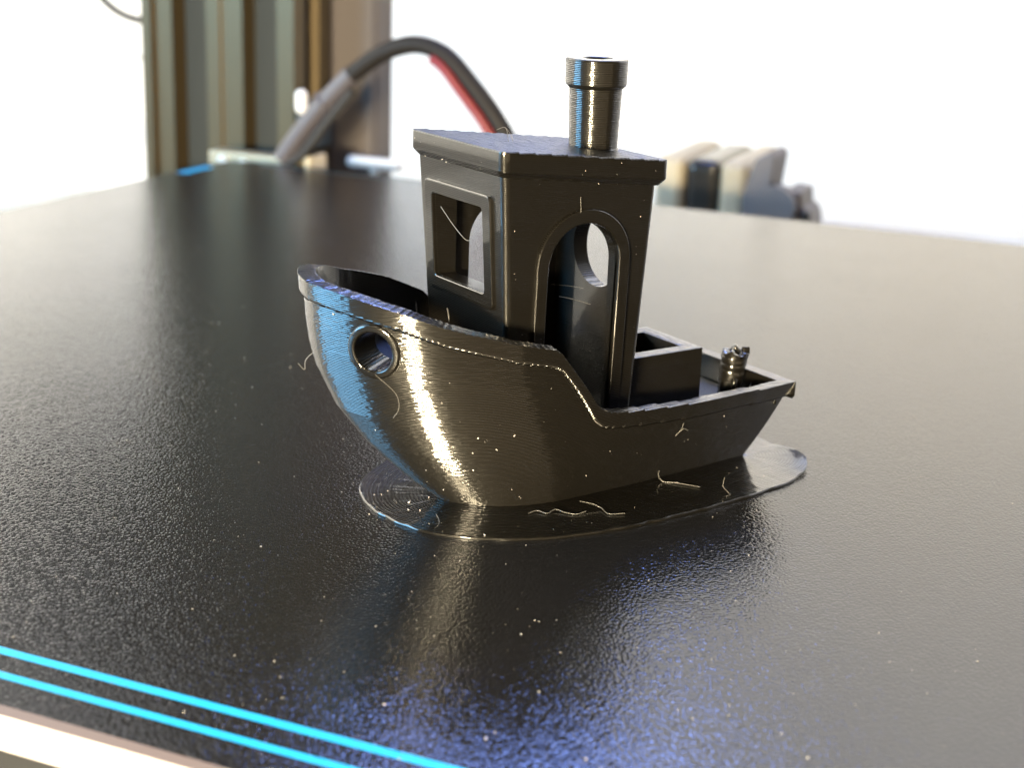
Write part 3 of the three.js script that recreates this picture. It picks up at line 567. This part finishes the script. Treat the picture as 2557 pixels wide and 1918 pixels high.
// bed cable: a sleeved bundle that rises, arches over and drops behind the bed
{
  const c = thing('bed_cable', 'black sleeved cable with a red wire arching up behind the bed', 'cable', AB(112, -190, -10));
  const pt = (a, z, b = -190) => AB(a, b, z);
  const tube = (pts, r, n = 120) => new THREE.TubeGeometry(new THREE.CatmullRomCurve3(pts), n, r * MM, 16, false);
  const main = [[151, 0.5], [146.7, 6.2], [139.5, 14.7], [130.1, 24.0], [120.9, 30.1], [111.9, 32.6], [104.2, 30.7], [96.3, 23.6], [89.3, 15.6], [84.6, 8], [82, -4], [81, -20]];
  part('sleeve', tube(main.slice(3).map(([a, z]) => pt(a, z)), 2.3), M.sleeve, c);
  part('heat_shrink', tube(main.slice(0, 4).map(([a, z]) => pt(a, z)), 2.5, 60), M.shrink, c, 'grey heat-shrink end of the cable');
  part('red_wire', tube([[107, 29.8], [103.6, 27.4], [99.2, 22.5], [92.2, 14.6], [87.4, 7.2], [85, -4], [84, -20]].map(([a, z]) => pt(a, z, -188.6)), 1.35), M.red, c);
  part('black_wire', tube([[150, -2], [143.5, 3], [136.6, 11.2], [129, 20]].map(([a, z]) => pt(a, z, -188.4)), 1.2), M.matteBlack, c);
  const k = new THREE.TorusGeometry(2.7, 0.6, 10, 28); part('cable_tie', abGeo(k.rotateY(Math.PI / 2).rotateZ(0.85), 138, -190, 16.5), M.shrink, c);
  const knob = new THREE.CapsuleGeometry(1.6, 3.2, 6, 16); part('knob', abGeo(knob, 146.8, -193, 15.5), M.white, c, 'pale knob beside the end of the cable');
}
{
  const f = thing('white_fitting', 'small white rounded plastic fitting behind the bed', 'fitting', AB(145, -230, -12));
  const g = new THREE.CapsuleGeometry(1.7, 14.5, 8, 20); g.rotateZ(Math.PI / 2);
  part('cap', abGeo(g, 144.8, -230, -5.4), M.white, f); part('stem', abGeo(new THREE.CylinderGeometry(1.2, 1.2, 20, 16), 144.8, -230, -15), M.white, f);
}
// stepper motor at the right
{
  const m = thing('stepper_motor', 'silver stepper motor with black middle right of the cabin, behind the bed', 'motor', AB(58, -262, -42));
  const b = -262, zc = -21, S = 42, depth = S;
  part('end_cap', abGeo(box(9, S, depth, 3, 3), 66.7, b - depth / 2, zc), M.cream, m);
  part('core', abGeo(box(10.4, S - 0.8, depth - 0.8, 3, 3), 57, b - depth / 2, zc), M.motorBlack, m, 'glossy black middle of the motor');
  part('end_cap', abGeo(box(8.2, S, depth, 3, 3), 47.7, b - depth / 2, zc), M.cream, m);
  const bk = thing('motor_bracket', 'grey plastic belt bracket on the right end of the motor', 'bracket', AB(38, -262, -42));
  const s = new THREE.Shape(); [[43.4, -40], [43.4, -8], [40.5, 2], [36.6, 4.4], [34.8, 3], [35.6, -5], [36.2, -9], [31, -5.6], [27, -6], [26.4, -10], [24.6, -11.2], [23.6, -14], [23.6, -40]].forEach(([a, z], i) => (i ? s.lineTo(-a, z) : s.moveTo(-a, z)));
  const g = new THREE.ExtrudeGeometry(s, { depth: 14, bevelEnabled: true, bevelSize: 0.6, bevelThickness: 0.6, bevelOffset: -0.6, bevelSegments: 2 });
  part('bracket_body', abGeo(g, 0, -272, 0), M.greyPlastic, bk);
  const pu = new THREE.CylinderGeometry(5.5, 5.5, 6, 32); pu.rotateX(Math.PI / 2); part('pulley', abGeo(pu, 33, -256, -10), M.greyPlastic, bk);
  const bt = new THREE.CylinderGeometry(1, 1, 4, 16); bt.rotateX(Math.PI / 2); part('bolt', abGeo(bt, 25, -257, -12.2), M.slot, bk);
}
// two wires that hang left of the post
{
  const w = thing('thick_wire', 'dark wire hanging in from the top left to the post', 'wire', AB(280, -300, 24));
  part('wire', new THREE.TubeGeometry(new THREE.CatmullRomCurve3([AB(320, -300, 66), AB(302, -300, 42), AB(291, -300, 29.8), AB(284, -300, 25.8), AB(277.2, -300, 24.2), AB(262, -300, 23)]), 60, 1.4 * MM, 12), M.sleeve, w);
  const t = thing('thin_wire', 'thin grey wire curving down to the post below the dark wire', 'wire', AB(290, -300, 15));
  part('wire', new THREE.TubeGeometry(new THREE.CatmullRomCurve3([AB(322, -300, 56), AB(306, -300, 30), AB(292.3, -300, 17.4), AB(284, -300, 13), AB(277.8, -300, 11.2), AB(262, -300, 9)]), 60, 0.5 * MM, 8), M.shrink, t);
}

// ================================================================ STRAY PLASTIC AND DUST
{
  const strand = (pts, r, label) => part('stray_strand', new THREE.TubeGeometry(new THREE.CatmullRomCurve3(pts.map((p) => P(...p))), Math.max(12, pts.length * 8), 0.6 * r * MM, 6), M.strand, boat, label);
  strand([[7.19, 9.11, 0.5], [5.9, 9.0, 0.55], [5.37, 10.12, 0.5], [3.94, 9.81, 0.6], [3.41, 10.93, 0.5], [2.58, 11.93, 0.5], [1.27, 11.97, 0.6]], 0.07);
  strand([[0.98, 10.38, 1.2], [-0.29, 11.2, 0.9], [-0.86, 11.91, 0.6], [-0.67, 13.6, 0.5], [-2.38, 14.4, 0.5]], 0.07);
  strand([[-13.27, 7.95, 2.15], [-12.35, 8.0, 1.5], [-12.6, 8.3, 0.6], [-13.9, 9.8, 0.5], [-15.4, 12.1, 0.5]], 0.06);
  strand([[-17.05, 14.45, 2.2], [-16.68, 14.71, 1.2], [-17.13, 14.97, 0.6], [-16.86, 15.85, 0.5], [-16.14, 15.9, 0.5]], 0.06);
  strand([[-11.47, 12.9, 9.3], [-11.59, 12.4, 8.4], [-11.2, 11.9, 7.5]], 0.07); strand([[-11.5, 12.3, 8.1], [-11.8, 12.6, 8.5], [-12.45, 12.6, 8.2]], 0.06);
  strand([[11.3, -4.24, 33.22], [11.3, -1.26, 31.48], [11.3, 1.14, 30.49], [11.3, 2.03, 30.57]], 0.075);
  strand([[26.6, -3.0, 18.6], [27.3, -4.0, 18.4], [27.92, -4.5, 17.47], [28.02, -4.5, 16.53], [28.74, -4.6, 17.32]], 0.07);
  strand([[26.9, 9.1, 19.5], [24.7, 9.7, 17.1], [24.3, 9.5, 15.5], [24.6, 8.9, 14.4]], 0.05);
  strand([[5.88, 0, 42.3], [5.65, 0, 41.9], [5.42, 0, 40.7]], 0.05);
  strand([[6.4, -1, 41.9], [5.6, -0.6, 42.2], [5.0, -0.3, 41.5], [4.8, 0, 40.7]], 0.04);
  strand([[-0.93, 2, 23.04], [-2.89, 2, 22.49], [-5.47, 2, 21.59]], 0.06); strand([[1.71, 4, 25.15], [-0.75, 4, 24.71], [-2.85, 4, 24.21]], 0.03);
  strand([[16.33, 4.32, 0.5], [17.06, 6.2, 0.55], [17.83, 7.22, 0.5], [18.64, 7.8, 0.5]], 0.06);
  strand([[2.03, 9.15, 35.88], [1.93, 9.2, 34.19]], 0.05);
  strand([[19.03, 10, 25.7], [18.85, 9.9, 25.2], [18.75, 10, 24.2]], 0.06);
  strand([[-20.86, 12.2, 11.6], [-26.09, 8, 10.43], [-28.6, 5.4, 10]], 0.05);
  // flecks on the hull, the cabin and the brim: far too many to count
  const fr = rng(77), one = new THREE.DodecahedronGeometry(0.09 * MM, 0), spots = [];
  for (let i = 0; i < 40; i++) { const s = 0.12 + 0.85 * fr(), x = outline(24, s)[0], z = 1 + fr() * (sheer(x) - 2); const o = outline(z, s, -0.07); spots.push(P(o[0], o[1], z)); }
  for (let i = 0; i < 8; i++) { const z = 36.9 + fr() * 3; spots.push(P(lerp(-9, 11.5, fr()), 9.45, z - 0.6)); }
  for (let i = 0; i < 9; i++) spots.push(P(12.4, lerp(-8.5, 8.5, fr()), 38.6 + fr() * 2.2));
  for (let i = 0; i < 9; i++) { const z = 20 + fr() * 16, x = lerp(-7.5, -5.4, fr()); spots.push(P(fr() < 0.5 ? x : lerp(7.4, 10.4, fr()), cab.side(z) + 0.03, z)); }
  for (let i = 0; i < 40; i++) { const s = lerp(1, -0.5, fr()), o = outline(0.1, s), t = Math.pow(fr(), 0.5) * 9, q = outline(0.1, s, -t); spots.push(P(q[0], q[1], 0.4)); }
  const scatter = (name, pts, parent, lo, hi, mat) => {
    const m = new THREE.InstancedMesh(one, mat, pts.length), q = new THREE.Quaternion(), e = new THREE.Euler(), M4 = new THREE.Matrix4(), sc = new THREE.Vector3(); m.name = name; m.userData.kind = 'stuff';
    const off = parent.position;
    pts.forEach((p, i) => { e.set(fr() * 6, fr() * 6, fr() * 6); q.setFromEuler(e); const k = lerp(lo, hi, Math.pow(fr(), 3)); sc.set(k * lerp(0.7, 2.2, fr()), k, k * 0.7); M4.compose(p.clone().sub(off), q, sc); m.setMatrixAt(i, M4); });
    parent.add(m); return m;
  };
  scatter('plastic_flecks', spots, boat, 0.25, 1.1, M.fleck);
  const dust = [];
  for (let i = 0; i < 1500; i++) { const a = lerp(-85, 120, fr()), b = lerp(-120, 69, Math.pow(fr(), 0.6)); const p = AB(a, b, 0.03); dust.push(p); }
  scatter('dust', dust, bed, 0.2, 0.95, M.dust);
}

scene.updateMatrixWorld(true);
renderer.render(scene, camera);
